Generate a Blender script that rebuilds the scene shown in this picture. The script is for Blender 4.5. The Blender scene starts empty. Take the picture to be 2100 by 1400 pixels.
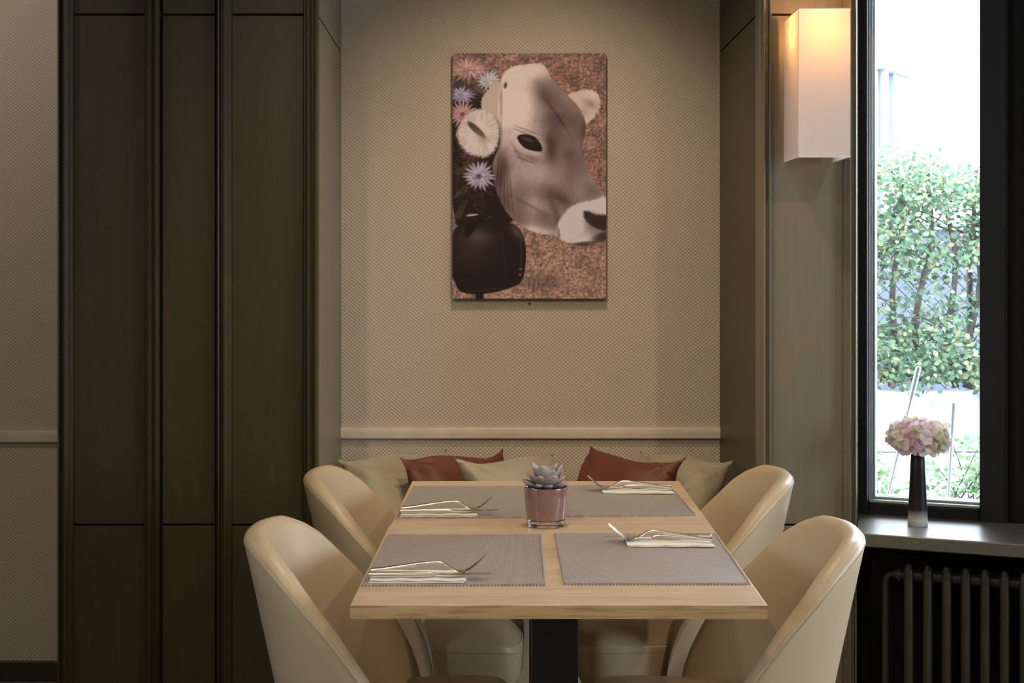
import bpy, math, random
import numpy as np
from mathutils import Vector, Matrix
random.seed(7)
PI = math.pi
S = bpy.context.scene; COL = S.collection
F = 2917.0; HZ = 1.333              # focal length in px of the 2100 px frame, camera height
def P(px, py, Y): return Vector(((px-1068)*Y/F, Y, HZ-(py-528)*Y/F))
def lin(c): return tuple(((v/255)/12.92 if v/255 <= .04045 else ((v/255+.055)/1.055)**2.4) for v in c)

# ---------------- camera, sky, lights, exposure ----------------
cam = bpy.data.cameras.new('camera'); co = bpy.data.objects.new('camera', cam); COL.objects.link(co)
co.location = (0, 0, HZ); co.rotation_euler = (PI/2, 0, 0)
cam.sensor_width = 36; cam.lens = F/2100*36; cam.shift_x = -18/2100; cam.shift_y = -172/2100
cam.clip_start = .05; cam.clip_end = 200; S.camera = co
S.view_settings.view_transform = 'Standard'; S.view_settings.look = 'None'
S.view_settings.exposure = .13; S.view_settings.gamma = 1; S.view_settings.use_curve_mapping = False
S.cycles.use_denoising = True; S.cycles.max_bounces = 10; S.cycles.diffuse_bounces = 5; S.cycles.transparent_max_bounces = 24
S.cycles.caustics_reflective = False; S.cycles.caustics_refractive = False; S.cycles.sample_clamp_indirect = 6
W = bpy.data.worlds.new('sky'); S.world = W; W.use_nodes = True
W.node_tree.nodes['Background'].inputs[0].default_value = (.81, .865, 1, 1)
W.node_tree.nodes['Background'].inputs[1].default_value = 15
WARM = (1, .775, .545)
def spot(name, loc, target, watts, size=100, blend=.6, r=.03, col=WARM):
    l = bpy.data.lights.new(name, 'SPOT'); l.energy = watts; l.color = col; l.spot_size = math.radians(size); l.spot_blend = blend; l.shadow_soft_size = r
    o = bpy.data.objects.new(name, l); COL.objects.link(o); o.location = loc
    o.rotation_euler = (Vector(target)-Vector(loc)).to_track_quat('-Z', 'Y').to_euler(); return o
def area(name, loc, target, watts, sx, sy, col=WARM):
    l = bpy.data.lights.new(name, 'AREA'); l.shape = 'RECTANGLE'; l.size = sx; l.size_y = sy; l.energy = watts; l.color = col
    o = bpy.data.objects.new(name, l); COL.objects.link(o); o.location = loc
    o.rotation_euler = (Vector(target)-Vector(loc)).to_track_quat('-Z', 'Y').to_euler(); return o
spot('ceiling_spot', (.10, 3.05, 2.68), (.08, 3.15, .75), 38, 96, .7)
spot('ceiling_spot', (.05, 3.62, 2.68), (.03, 4.52, .75), 47, 86, 1.0)
spot('ceiling_spot', (-.75, 1.35, 2.68), (.0, 4.0, .6), 56, 62, 1.0)
spot('ceiling_spot', (1.35, 1.35, 2.68), (.4, 3.6, .6), 44, 66, 1.0)
spot('ceiling_spot', (-2.0, 3.2, 2.68), (-1.9, 4.5, 1.7), 26, 100, .8, col=(1, .85, .72))
area('ceiling_fill_light', (.3, -.4, 2.70), (.3, -.4, 0), 14, 1.6, 1.6, (1, .90, .78))  # unseen soft fill added on the camera side

# ---------------- materials ----------------
class NT:
    def __init__(s, name):
        s.m = bpy.data.materials.new(name); s.m.use_nodes = True; s.t = s.m.node_tree; s.b = s.t.nodes['Principled BSDF']; s.out = s.t.nodes['Material Output']
        s.tc = None
    def n(s, typ, **kw):
        x = s.t.nodes.new(typ)
        for k, v in kw.items():
            if k[0] == 'i' and k[1:].isdigit(): x.inputs[int(k[1:])].default_value = v
            elif k in x.inputs: x.inputs[k].default_value = v
            else: setattr(x, k, v)
        return x
    def l(s, a, b): s.t.links.new(a, b)
    def coord(s, scale=(1, 1, 1), rot=(0, 0, 0), kind='Object'):
        if not s.tc: s.tc = s.n('ShaderNodeTexCoord')
        mp = s.n('ShaderNodeMapping'); mp.inputs['Scale'].default_value = scale; mp.inputs['Rotation'].default_value = rot
        s.l(s.tc.outputs[kind], mp.inputs[0]); return mp.outputs[0]
    def noise(s, vec, scale, detail=3, rough=.5, dist=0):
        x = s.n('ShaderNodeTexNoise'); x.inputs['Scale'].default_value = scale; x.inputs['Detail'].default_value = detail
        x.inputs['Roughness'].default_value = rough; x.inputs['Distortion'].default_value = dist; s.l(vec, x.inputs['Vector']); return x.outputs['Fac']
    def ramp(s, fac, stops):
        r = s.n('ShaderNodeValToRGB'); e = r.color_ramp.elements
        while len(e) < len(stops): e.new(.5)
        for q, (p, c) in zip(e, stops): q.position = p; q.color = (*c, 1) if len(c) == 3 else c
        s.l(fac, r.inputs[0]); return r.outputs[0]
    def bump(s, h, strength=.3, dist=.002, prev=None):
        b = s.n('ShaderNodeBump'); b.inputs['Strength'].default_value = strength; b.inputs['Distance'].default_value = dist
        s.l(h, b.inputs['Height'])
        if prev: s.l(prev, b.inputs['Normal'])
        return b.outputs[0]
    def math(s, op, a, b=None):
        x = s.n('ShaderNodeMath', operation=op)
        for i, v in enumerate((a, b)):
            if v is None: continue
            if hasattr(v, 'default_value'): s.l(v, x.inputs[i])
            else: x.inputs[i].default_value = v
        return x.outputs[0]
    def mix(s, fac, a, b, mode='MIX'):
        x = s.n('ShaderNodeMix', data_type='RGBA', blend_type=mode)
        for i, v in ((0, fac), (6, a), (7, b)):
            if hasattr(v, 'default_value'): s.l(v, x.inputs[i])
            elif i == 0: x.inputs[0].default_value = v
            else: x.inputs[i].default_value = (*v, 1)
        return x.outputs[2]
    def set(s, col=None, rough=None, metal=None, **kw):
        I = s.b.inputs
        if col is not None:
            if hasattr(col, 'default_value'): s.l(col, I['Base Color'])
            else: I['Base Color'].default_value = (*col, 1)
        if rough is not None:
            if hasattr(rough, 'default_value'): s.l(rough, I['Roughness'])
            else: I['Roughness'].default_value = rough
        if metal is not None: I['Metallic'].default_value = metal
        for k, v in kw.items():
            k = k.replace('_', ' ')
            if hasattr(v, 'default_value'): s.l(v, I[k])
            else: I[k].default_value = v
        return s.m
M = {}
def plain(name, col, rough=.5, metal=0, var=.08, scale=12, **kw):
    k = NT(name); f = k.noise(k.coord(), scale, 3)
    c = k.ramp(f, [(.3, tuple(v*(1-var) for v in col)), (.7, tuple(min(1, v*(1+var)) for v in col))])
    M[name] = k.set(c, rough, metal, **kw); return k
# wallpaper: fine raised rice-grain weave
def wallpaper(name, col):
    k = NT(name); v = k.coord()
    d = k.noise(v, 6, 3); wob = k.n('ShaderNodeVectorMath', operation='ADD'); nv = k.n('ShaderNodeTexNoise'); nv.inputs['Scale'].default_value = 55; k.l(v, nv.inputs['Vector'])
    sc = k.n('ShaderNodeVectorMath', operation='SCALE'); sc.inputs['Scale'].default_value = .0052; k.l(nv.outputs['Color'], sc.inputs[0]); k.l(v, wob.inputs[0]); k.l(sc.outputs[0], wob.inputs[1])
    sp = k.n('ShaderNodeSeparateXYZ'); k.l(wob.outputs[0], sp.inputs[0])
    a = k.math('SINE', k.math('MULTIPLY', sp.outputs['X'], 2*PI/.0137)); b = k.math('SINE', k.math('MULTIPLY', sp.outputs['Z'], 2*PI/.0117))
    h = k.math('MULTIPLY', a, b)
    f = k.math('MULTIPLY_ADD', h, .5); k.t.nodes[-1].inputs[2].default_value = .5
    c = k.ramp(f, [(0, tuple(q*.92 for q in col)), (.6, col), (1, tuple(min(1, q*1.06) for q in col))])
    c2 = k.mix(.12, c, k.ramp(d, [(.35, (.45, .40, .34)), (.65, (.62, .55, .47))]))
    M[name] = k.set(c2, .55, Normal=k.bump(f, .62, .0022))
wallpaper('wallpaper', (.58, .50, .405))
# stained veneer panels, upright grain; one stain coloured as shaded and lit copies
def veneer(name, a, b, streak):
    k = NT(name); v = k.coord((1, 1, .035)); w = k.coord((1, 1, .12))
    f = k.noise(v, 95, 4, .6, .4); g = k.noise(w, 14, 2, .5, 1.2)
    rings = k.math('FRACT', k.math('MULTIPLY', k.noise(k.coord((1, 1, .09)), 5, 1, .4), 20))
    c = k.ramp(f, [(.3, a), (.7, b)])
    s1 = k.ramp(rings, [(0, (0, 0, 0)), (.42, (.0, .0, .0)), (.5, (1, 1, 1)), (.58, (0, 0, 0)), (1, (0, 0, 0))])
    m = k.math('MULTIPLY', s1, k.ramp(g, [(.4, (.1, .1, .1)), (.65, (.75, .75, .75))]))
    M[name] = k.set(k.mix(m, c, streak), .42, Normal=k.bump(f, .12, .001))
veneer('stained_veneer_shaded', (.038, .032, .012), (.048, .041, .016), (.078, .047, .014))
veneer('stained_veneer_lit', (.17, .15, .105), (.195, .172, .12), (.23, .16, .09))
def oak(name, horizontal=True, tone=1.0, tint=(1, 1, 1), fine=.45):
    k = NT(name); sc = (.06, 1, 1) if horizontal else (1, .06, 1)
    v = k.coord(sc); f = k.noise(v, 42, 5, .62, .6); g = k.noise(v, 260, 2, .5); h = k.noise(k.coord((.25, 1, 1) if horizontal else (1, .25, 1)), 7, 2, .5, .5)
    if tint != (1, 1, 1): tone = np.array(tint)*tone
    T_ = lambda c_: tuple(float(v_) for v_ in np.array(c_)*tone)
    c = k.ramp(f, [(.28, T_((.46, .31, .18))), (.5, T_((.65, .475, .31))), (.75, T_((.75, .585, .41)))])
    c = k.mix(.42, c, k.ramp(h, [(.35, T_((.54, .36, .22))), (.62, T_((.74, .58, .42)))]))
    c = k.mix(k.math('MULTIPLY', k.ramp(g, [(.50, (0, 0, 0)), (.68, (1, 1, 1))]), fine), c, T_((.36, .22, .12)))
    M[name] = k.set(c, .34, Normal=k.bump(g, .08, .0006), Coat_Weight=.6, Coat_Roughness=.5)
oak('oak_laminate'); oak('oak_edge', True, .92, (1, .90, .66), .75)
def leather(name, col):
    k = NT(name); v = k.coord(); f = k.noise(v, 420, 3, .6); g = k.noise(v, 3.5, 2)
    c = k.ramp(g, [(.3, tuple(q*.95 for q in col)), (.7, col)])
    M[name] = k.set(c, .40, Normal=k.bump(k.noise(v, 9, 2), .10, .01, k.bump(f, .10, .0008)))
leather('cream_leather', (.52, .41, .268)); leather('bench_leather', (.55, .46, .32))
plain('seam_thread', (.40, .30, .19), .7)
plain('black_metal', (.008, .0085, .009), .45)
plain('dark_frame', (.0075, .0085, .0105), .5, Specular_IOR_Level=.3); plain('dark_board_shade', (.006, .006, .0065), .6, Specular_IOR_Level=.2)
plain('dark_groove', (.012, .010, .006), .8)
plain('rail_paint', (.62, .55, .45), .4)
plain('ceiling_paint', (.62, .58, .50), .8); plain('room_wall', (.36, .32, .25), .7)
plain('floor_wood', (.17, .145, .095), .4, scale=30)
plain('skirting', (.030, .027, .020), .5)
def cloth(name, col, rough=.45, sheen=.25):
    k = NT(name); v = k.coord((1, 1, 1)); f = k.noise(k.coord((6, 1, 60)), 9, 3, .6); g = k.noise(v, 14, 2)
    c = k.ramp(f, [(.3, tuple(q*.84 for q in col)), (.7, tuple(q*1.12 for q in col))])
    M[name] = k.set(c, rough, Normal=k.bump(g, .18, .012, k.bump(f, .15, .001)), Sheen_Weight=sheen)
cloth('olive_satin', (.32, .275, .18), .55); cloth('brown_satin', (.125, .031, .017), .6, 0)
def mat_weave(name):
    k = NT(name); v = k.coord((1/.0031, 1/.0054, 1)); ck = k.n('ShaderNodeTexChecker'); ck.inputs['Scale'].default_value = 1
    ad = k.n('ShaderNodeVectorMath', operation='ADD'); ad.inputs[1].default_value = (.003, .003, .5); k.l(v, ad.inputs[0]); k.l(ad.outputs[0], ck.inputs['Vector'])
    f = k.noise(k.coord((1, 1, 1)), 30, 2)
    ck.inputs['Color1'].default_value = (.60, .525, .465, 1); ck.inputs['Color2'].default_value = (.185, .168, .165, 1)
    sp = k.n('ShaderNodeSeparateXYZ'); k.l(v, sp.inputs[0]); gx = k.math('ABSOLUTE', k.math('SINE', k.math('MULTIPLY', sp.outputs['X'], PI))); gy = k.math('ABSOLUTE', k.math('SINE', k.math('MULTIPLY', sp.outputs['Y'], PI)))
    g = k.ramp(gx, [(.0, (.35, .34, .36)), (.45, (1, 1, 1))]); c = k.mix(1.0, ck.outputs['Color'], g, 'MULTIPLY')
    c = k.mix(1.0, c, k.ramp(f, [(.3, (.88, .88, .88)), (.7, (1, 1, 1))]), 'MULTIPLY')
    h = k.math('ADD', k.math('MULTIPLY', gx, gy), k.math('MULTIPLY', ck.outputs['Fac'], .6))
    M[name] = k.set(c, .42, Normal=k.bump(h, .45, .0008), Coat_Weight=1.0, Coat_Roughness=.58)
mat_weave('woven_vinyl')
plain('mat_edge', (.10, .085, .075), .5); plain('napkin_paper', (.86, .82, .72), .8, var=.02)
plain('steel', (.72, .69, .63), .27, 1, var=.03)
plain('pot_glaze', (.23, .125, .108), .15, var=.03, Coat_Weight=1, Coat_Roughness=.03); plain('potting_soil', (.02, .014, .009), .9, var=.5, scale=200)
k = NT('clear_glass'); M['clear_glass'] = k.set((.97, .97, .95), .02, Transmission_Weight=1, IOR=1.48)
k = NT('frosted_glass'); sx = k.n('ShaderNodeSeparateXYZ'); k.l(k.coord(), sx.inputs[0]); zr = k.math('MULTIPLY', sx.outputs['Z'], 10)
c = k.ramp(zr, [(.16, (.88, .93, 1)), (.30, (.30, .33, .37)), (.44, (.022, .023, .026)), (1, (.010, .010, .011))]); a_ = k.ramp(zr, [(.16, (.3, .3, .3)), (.40, (0, 0, 0))])
M['frosted_glass'] = k.set(c, .38, Transmission_Weight=a_, IOR=1.35, Subsurface_Weight=.8, Subsurface_Scale=.03)
plain('vase_core', (.012, .013, .015), .35)
# pane: see-through glass with a little reflection
k = NT('window_glass'); tr = k.n('ShaderNodeBsdfTransparent'); tr.inputs[0].default_value = (.96, .98, .97, 1); gl = k.n('ShaderNodeBsdfGlossy'); gl.inputs['Roughness'].default_value = .02
fr = k.n('ShaderNodeFresnel'); fr.inputs[0].default_value = 1.45; mx = k.n('ShaderNodeMixShader'); k.l(fr.outputs[0], mx.inputs[0]); k.l(tr.outputs[0], mx.inputs[1]); k.l(gl.outputs[0], mx.inputs[2]); k.l(mx.outputs[0], k.out.inputs[0]); M['window_glass'] = k.m
plain('bead_metal', (.40, .45, .45), .3, .3)
# lamp shade: thin pleated-free cloth, lit through
k = NT('shade_cloth'); f = k.noise(k.coord((8, 8, 1)), 60, 3, .6); c = k.ramp(f, [(.3, (.79, .72, .68)), (.7, (.83, .76, .72))])
df = k.n('ShaderNodeBsdfDiffuse'); tl = k.n('ShaderNodeBsdfTranslucent'); mx = k.n('ShaderNodeMixShader'); mx.inputs[0].default_value = .38
k.l(c, df.inputs[0]); k.l(c, tl.inputs[0]); k.l(df.outputs[0], mx.inputs[1]); k.l(tl.outputs[0], mx.inputs[2]); k.l(mx.outputs[0], k.out.inputs[0]); M['shade_cloth'] = k.m
plain('shade_trim', (.78, .74, .70), .7)
k = NT('bulb_glow'); e = k.n('ShaderNodeEmission'); e.inputs[0].default_value = (1, .62, .22, 1); e.inputs[1].default_value = 8; k.l(e.outputs[0], k.out.inputs[0]); M['bulb_glow'] = k.m
plain('brass', (.45, .33, .18), .35, .9)
def attr_mat(name, rough=.6, trans=0, spec=.5, sub=0):
    k = NT(name); a = k.n('ShaderNodeVertexColor'); a.layer_name = 'Col'
    if trans:
        df = k.b; tl = k.n('ShaderNodeBsdfTranslucent'); mx = k.n('ShaderNodeMixShader'); mx.inputs[0].default_value = trans
        k.l(a.outputs[0], df.inputs['Base Color']); df.inputs['Roughness'].default_value = rough; df.inputs['Specular IOR Level'].default_value = spec
        k.l(a.outputs[0], tl.inputs[0]); k.l(df.outputs[0], mx.inputs[1]); k.l(tl.outputs[0], mx.inputs[2]); k.l(mx.outputs[0], k.out.inputs[0]); M[name] = k.m
    else: M[name] = k.set(a.outputs[0], rough, Specular_IOR_Level=spec)
attr_mat('canvas_print', .6, 0, .25); attr_mat('succulent_skin', .55); attr_mat('petal', .6, .45); attr_mat('leaf', .5, .35)
plain('canvas_side', (.05, .035, .028), .8); plain('bark', (.075, .068, .060), .9, var=.4, scale=40)
plain('radiator_enamel', (.042, .040, .030), .38, var=.15)
def concrete():
    k = NT('weathered_concrete'); v = k.coord(); f = k.noise(v, 5, 6, .65); g = k.noise(v, 2.2, 4, .6)
    c = k.ramp(f, [(.3, (.13, .14, .125)), (.5, (.27, .28, .27)), (.7, (.36, .38, .37))]); c = k.mix(k.ramp(g, [(.5, (0, 0, 0)), (.7, (.6, .6, .6))]), c, (.18, .18, .10))
    M['weathered_concrete'] = k.set(c, .9, Normal=k.bump(f, .4, .01))
concrete()
plain('leaf_green', (.10, .16, .05), .6); plain('pale_paving', (.36, .38, .40), .8); plain('house_render', (.40, .42, .44), .8); plain('house_trim', (.21, .245, .28), .7); plain('shutter_blue', (.19, .23, .27), .6)
plain('garage_wall', (.085, .10, .135), .8); plain('wire', (.03, .034, .034), .6); plain('white_plastic', (.55, .56, .56), .4)
k = NT('sill_stone'); v = k.coord((.3, 1, 1)); f = k.noise(k.coord((2, 2, 2)), 60, 4, .6)
M['sill_stone'] = k.set(k.ramp(f, [(.3, (.085, .080, .068)), (.7, (.115, .108, .092))]), .34, Normal=k.bump(f, .06, .0006), Coat_Weight=1, Coat_Roughness=.26)

# ---------------- mesh helpers ----------------
class MB:
    def __init__(s): s.v = []; s.f = []; s.c = []; s.mi = []
    def add(s, vs, fs, col=None, mi=0):
        o = len(s.v); s.v += [tuple(q) for q in vs]; s.f += [tuple(i+o for i in f) for f in fs]; s.mi += [mi]*len(fs)
        if col is not None: s.c += (list(col) if hasattr(col[0], '__len__') else [col]*len(vs))
        return s
    def box(s, x0, y0, z0, x1, y1, z1, T=None):
        vs = [Vector(p) for p in ((x0, y0, z0), (x1, y0, z0), (x1, y1, z0), (x0, y1, z0), (x0, y0, z1), (x1, y0, z1), (x1, y1, z1), (x0, y1, z1))]
        if T: vs = [T(p) for p in vs]
        return s.add(vs, [(0, 3, 2, 1), (4, 5, 6, 7), (0, 1, 5, 4), (1, 2, 6, 5), (2, 3, 7, 6), (3, 0, 4, 7)])
    def grid(s, rows, close_u=False, close_v=False, caps=False, col=None):
        nr, nc = len(rows), len(rows[0]); fs = []
        for i in range(nr if close_v else nr-1):
            for j in range(nc if close_u else nc-1):
                a, b = i, (i+1) % nr; c, d = j, (j+1) % nc; fs.append((a*nc+c, a*nc+d, b*nc+d, b*nc+c))
        if caps: fs += [tuple(range(nc))[::-1], tuple((nr-1)*nc+j for j in range(nc))]
        return s.add([p for r in rows for p in r], fs, col)
    def lathe(s, prof, c=(0, 0, 0), n=40, caps=True):
        rows = [[(c[0]+r*math.cos(2*PI*j/n), c[1]+r*math.sin(2*PI*j/n), c[2]+z) for j in range(n)] for r, z in prof]
        return s.grid(rows, close_u=True, caps=caps)
    def tube(s, pts, r, n=8, caps=True, flat=None):
        pts = [Vector(p) for p in pts]; rows = []; up = Vector((0, 0, 1))
        for i, p in enumerate(pts):
            t = (pts[min(i+1, len(pts)-1)]-pts[max(i-1, 0)]).normalized()
            if i == 0: a = t.cross(up) if abs(t.z) < .95 else t.cross(Vector((1, 0, 0)))
            a = (a-t*a.dot(t)).normalized(); b = t.cross(a).normalized(); rr = r[i] if hasattr(r, '__len__') else r
            ra, rb = (rr if hasattr(rr, '__len__') else (rr, rr))
            rows.append([p+a*ra*math.cos(2*PI*j/n)+b*rb*math.sin(2*PI*j/n) for j in range(n)])
        return s.grid(rows, close_u=True, caps=caps)
    def prism(s, poly, z0, z1):
        n = len(poly); return s.add([(x, y, z0) for x, y in poly]+[(x, y, z1) for x, y in poly], [tuple(range(n))[::-1], tuple(range(n, 2*n))]+[(i, (i+1) % n, n+(i+1) % n, n+i) for i in range(n)])
    def build(s, name, mat, parent=None, smooth=True, bevel=0, sub=0, weld=False, loc=None, ang=40, seg=2):
        me = bpy.data.meshes.new(name); me.from_pydata(s.v, [], s.f); me.update()
        for m in (mat if isinstance(mat, (list, tuple)) else [mat]): me.materials.append(M[m])
        if any(s.mi): me.polygons.foreach_set('material_index', s.mi)
        if s.c:
            ca = me.color_attributes.new('Col', 'FLOAT_COLOR', 'POINT'); ca.data.foreach_set('color', [q for c in s.c for q in (*c[:3], 1)])
        import bmesh
        bm = bmesh.new(); bm.from_mesh(me)
        if weld: bmesh.ops.remove_doubles(bm, verts=bm.verts, dist=1e-5)
        bmesh.ops.recalc_face_normals(bm, faces=bm.faces); bm.to_mesh(me); bm.free()
        if loc is not None: me.transform(Matrix.Translation(-Vector(loc)))
        if smooth:
            me.polygons.foreach_set('use_smooth', [True]*len(me.polygons)); me.set_sharp_from_angle(angle=math.radians(ang))
        o = bpy.data.objects.new(name, me); COL.objects.link(o)
        if loc is not None: o.location = loc
        if parent: o.parent = parent
        if bevel: b = o.modifiers.new('bevel', 'BEVEL'); b.width = bevel; b.segments = seg; b.limit_method = 'ANGLE'; b.angle_limit = math.radians(35)
        if sub: b = o.modifiers.new('sub', 'SUBSURF'); b.levels = sub; b.render_levels = sub
        return o
def tag(o, label=None, cat=None, group=None, kind=None):
    for a, b in (('label', label), ('category', cat), ('group', group), ('kind', kind)):
        if b: o[a] = b
    return o
def empty(name, loc=(0, 0, 0), rz=0):
    o = bpy.data.objects.new(name, None); COL.objects.link(o); o.location = loc; o.rotation_euler = (0, 0, rz); o.empty_display_size = .05; return o
def copy_tree(o, parent=None):
    c = o.copy(); COL.objects.link(c); c.parent = parent
    for ch in [q for q in bpy.data.objects if q.parent == o]: copy_tree(ch, c)
    return c
def structure(name, mb, mat, **kw):
    o = mb.build(name, mat, **kw); o['kind'] = 'structure'; return o

# ---------------- room shell ----------------
YB, YL, YP = 4.58, 4.49, 3.86
XL0, XL1, XR0, XR1 = -1.256, -.553, .642, .912
XBL, XBR = -.578, .6406
CE = 2.75
U = Vector((.9336, -.3584, 0)); N = Vector((.3584, .9336, 0)); W0 = Vector((.937, 3.95, 0))   # window wall: along, outwards
def WT(p): return W0+U*p[0]+N*p[1]+Vector((0, 0, p[2]))
far = W0+U*3.05
structure('floor', MB().box(-3.2, -2.7, -.1, 3.95, 4.75, 0), 'floor_wood')
structure('ceiling', MB().box(-3.2, -2.7, CE, 3.95, 4.75, CE+.1), 'ceiling_paint')
structure('wall_back', MB().box(XBL-.06, YB, 0, XBR+.06, YB+.12, CE), 'wallpaper')
structure('wall_left', MB().box(-3.1, YL, 0, XL0+.02, YL+.12, CE), 'wallpaper')
structure('wall_far_left', MB().box(-3.2, -2.6, 0, -3.1, -.2, CE).box(-3.2, 1.2, 0, -3.1, YL+.1, CE).box(-3.2, -.2, 0, -3.1, 1.2, 1.1).box(-3.2, -.2, 2.1, -3.1, 1.2, CE), 'room_wall', smooth=False)
win3 = structure('window_3', MB().box(-3.18, -.2, 1.1, -3.11, -.15, 2.1).box(-3.18, 1.15, 1.1, -3.11, 1.2, 2.1).box(-3.18, -.15, 1.1, -3.11, 1.15, 1.15).box(-3.18, -.15, 2.05, -3.11, 1.15, 2.1).box(-3.18, .48, 1.15, -3.11, .52, 2.05), 'rail_paint', smooth=False)
MB().box(-3.15, -.15, 1.15, -3.145, 1.15, 2.05).build('pane', 'window_glass', win3, smooth=False)
structure('wall_rear', MB().box(-3.1, -2.7, 0, 3.95, -2.6, CE), 'room_wall')
rx = far.x; structure('wall_right', MB().box(rx, -2.6, 0, rx+.1, .6, CE).box(rx, 2.5, 0, rx+.1, far.y+.1, CE).box(rx, .6, 0, rx+.1, 2.5, .8).box(rx, .6, 2.35, rx+.1, 2.5, CE), 'room_wall', smooth=False)
win4 = structure('window_4', MB().box(rx+.01, .6, .8, rx+.08, .66, 2.35).box(rx+.01, 2.44, .8, rx+.08, 2.5, 2.35).box(rx+.01, .66, .8, rx+.08, 2.44, .86).box(rx+.01, .66, 2.29, rx+.08, 2.44, 2.35).box(rx+.01, 1.52, .86, rx+.08, 1.58, 2.29), 'dark_frame', smooth=False)
MB().box(rx+.04, .66, .86, rx+.045, 2.44, 2.29).build('pane', 'window_glass', win4, smooth=False)
l = bpy.data.lights.new('window_portal', 'AREA'); l.shape = 'RECTANGLE'; l.size = 1.78; l.size_y = 1.43; l.cycles.is_portal = True
o = bpy.data.objects.new('window_portal', l); COL.objects.link(o); o.location = (rx+.06, 1.55, 1.575); o.rotation_euler = Vector((-1, 0, 0)).to_track_quat('-Z', 'Y').to_euler()
l = bpy.data.lights.new('window_portal', 'AREA'); l.shape = 'RECTANGLE'; l.size = 1.3; l.size_y = .9; l.cycles.is_portal = True
o = bpy.data.objects.new('window_portal', l); COL.objects.link(o); o.location = (-3.16, .5, 1.6); o.rotation_euler = Vector((1, 0, 0)).to_track_quat('-Z', 'Y').to_euler()
# chair rails and skirting
def rail(name, x0, x1, y):
    z0, z1 = .752, .786
    m = MB(); pr = [(0, z0), (-.013, z0), (-.014, z0+.001), (-.016, z1-.003), (-.014, z1), (0, z1)]
    m.grid([[(x, y+a, b) for a, b in pr] for x in (x0, x1)], close_u=True, caps=True); return structure(name, m, 'rail_paint')
rail('trim_1', XBL, XBR, YB); rail('trim_2', -3.1, XL0, YL)
structure('baseboard_left', MB().box(-3.1, YL-.015, 0, XL0, YL, .062), 'skirting', bevel=.003)
# panelled pillars: dark core, separate boards with shadow gaps, moulded stiles
GZ = ((0.0, .604), (.610, 1.990), (1.996, CE))
def mould(x0, x1, y, flip=False):
    w = x1-x0; pr = [(0, .03), (0, -.004), (.10, -.010), (.20, -.010), (.26, -.016), (.36, -.022), (.46, -.022), (.52, -.012), (.60, -.006), (.74, -.006), (.80, -.014), (.88, -.016), (.95, -.012), (1, -.004), (1, .03)]
    if flip: pr = [(1-a, b) for a, b in pr][::-1]
    m = MB(); m.grid([[(x0+a*w, y+b, z) for a, b in pr] for z in (0, CE)], close_u=True, caps=True); return m
pl = structure('wall_pillar_left', MB().prism([(XL0+.004, YP+.022), (XL1-.012, YP+.022), (XBL-.012, YB+.1), (XL0+.004, YB+.1)], 0, CE), 'dark_groove', smooth=False)
def X(px): return (px-1068)*YP/F
for a, b, fl in ((119, 150, True), (297, 326, False), (446, 475, True), (622, 651, False)): mould(X(a), X(b), YP, fl).build('moulding', 'stained_veneer_shaded', pl)
for a, b, dy in ((150, 297, .004), (332, 440, .006), (475, 622, .004)):
    for z0, z1 in GZ: MB().box(X(a)+.0005, YP+dy, z0, X(b)-.0005, YP+.024, z1).build('panel', 'stained_veneer_shaded', pl, bevel=.001)
def side_boards(parent, xa, ya, xb, yb, sgn, mat):
    for z0, z1 in GZ:
        d = .014*sgn; MB().add([(xa, ya, z0), (xb, yb, z0), (xb-d, yb, z0), (xa-d, ya, z0), (xa, ya, z1), (xb, yb, z1), (xb-d, yb, z1), (xa-d, ya, z1)],
            [(0, 1, 2, 3), (4, 5, 6, 7), (0, 1, 5, 4), (1, 2, 6, 5), (2, 3, 7, 6), (3, 0, 4, 7)]).build('side_panel', mat, parent)
side_boards(pl, XL1, YP+.003, XBL, YB, 1, 'stained_veneer_lit')
pr_ = structure('wall_pillar_right', MB().prism([(XR0+.012, YP+.022), (XR1-.004, YP+.022), (XR1-.004, YB+.1), (XBR+.012, YB+.1)], 0, CE), 'dark_groove', smooth=False)
mould(X(1553), X(1582), YP).build('moulding', 'stained_veneer_lit', pr_); mould(X(1729), X(1757), YP, False).build('moulding', 'stained_veneer_lit', pr_)
for z0, z1 in GZ: MB().box(X(1582)+.0005, YP+.004, z0, X(1729)-.0005, YP+.024, z1).build('panel', 'stained_veneer_lit', pr_, bevel=.001)
side_boards(pr_, XR0, YP+.003, XBR, YB, -1, 'stained_veneer_shaded')
# window wall, window with sill
w = MB()
w.box(-.06, 0, 0, 3.1, .16, .59, WT); w.box(-.06, 0, 2.42, 3.1, .16, CE, WT); w.box(-.20, .02, .59, .0, .16, 2.42, WT); w.box(.44, 0, .59, .50, .16, 2.42, WT); w.box(2.55, 0, .59, 3.1, .16, 2.42, WT)
structure('wall_window_side', w, 'dark_board_shade', smooth=False)  # wall colour carries the shade under the sill
win = structure('window_1', MB().box(-.03, -.012, .60, .026, .09, 2.42, WT), 'dark_frame', bevel=.002)
MB().box(.322, -.012, .60, .385, .09, 2.42, WT).build('mullion', 'dark_frame', win, bevel=.002)
MB().box(.026, .0, .60, .322, .09, .655, WT).build('bottom_rail', 'dark_frame', win, bevel=.003)
MB().box(.026, .0, 2.36, .322, .09, 2.42, WT).build('top_rail', 'dark_frame', win)
MB().box(-.012, -.05, .62, .004, -.012, 2.42, WT).build('light_block_strip', 'dark_frame', win)  # added strip that keeps window light off the pillar moulding
b = MB()
for i, (a, d) in enumerate(((.026, .010), (.031, .022), (.037, .034))):
    b.box(a, d, .655, a+.0045, .08, 2.36, WT)
b.build('side_bead', 'bead_metal', win, bevel=.001)
b = MB(); b.box(.03, .006, .655, .322, .085, .662, WT); b.box(.03, .030, .662, .322, .085, .668, WT); b.build('glazing_bead', 'bead_metal', win, bevel=.001)
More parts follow.
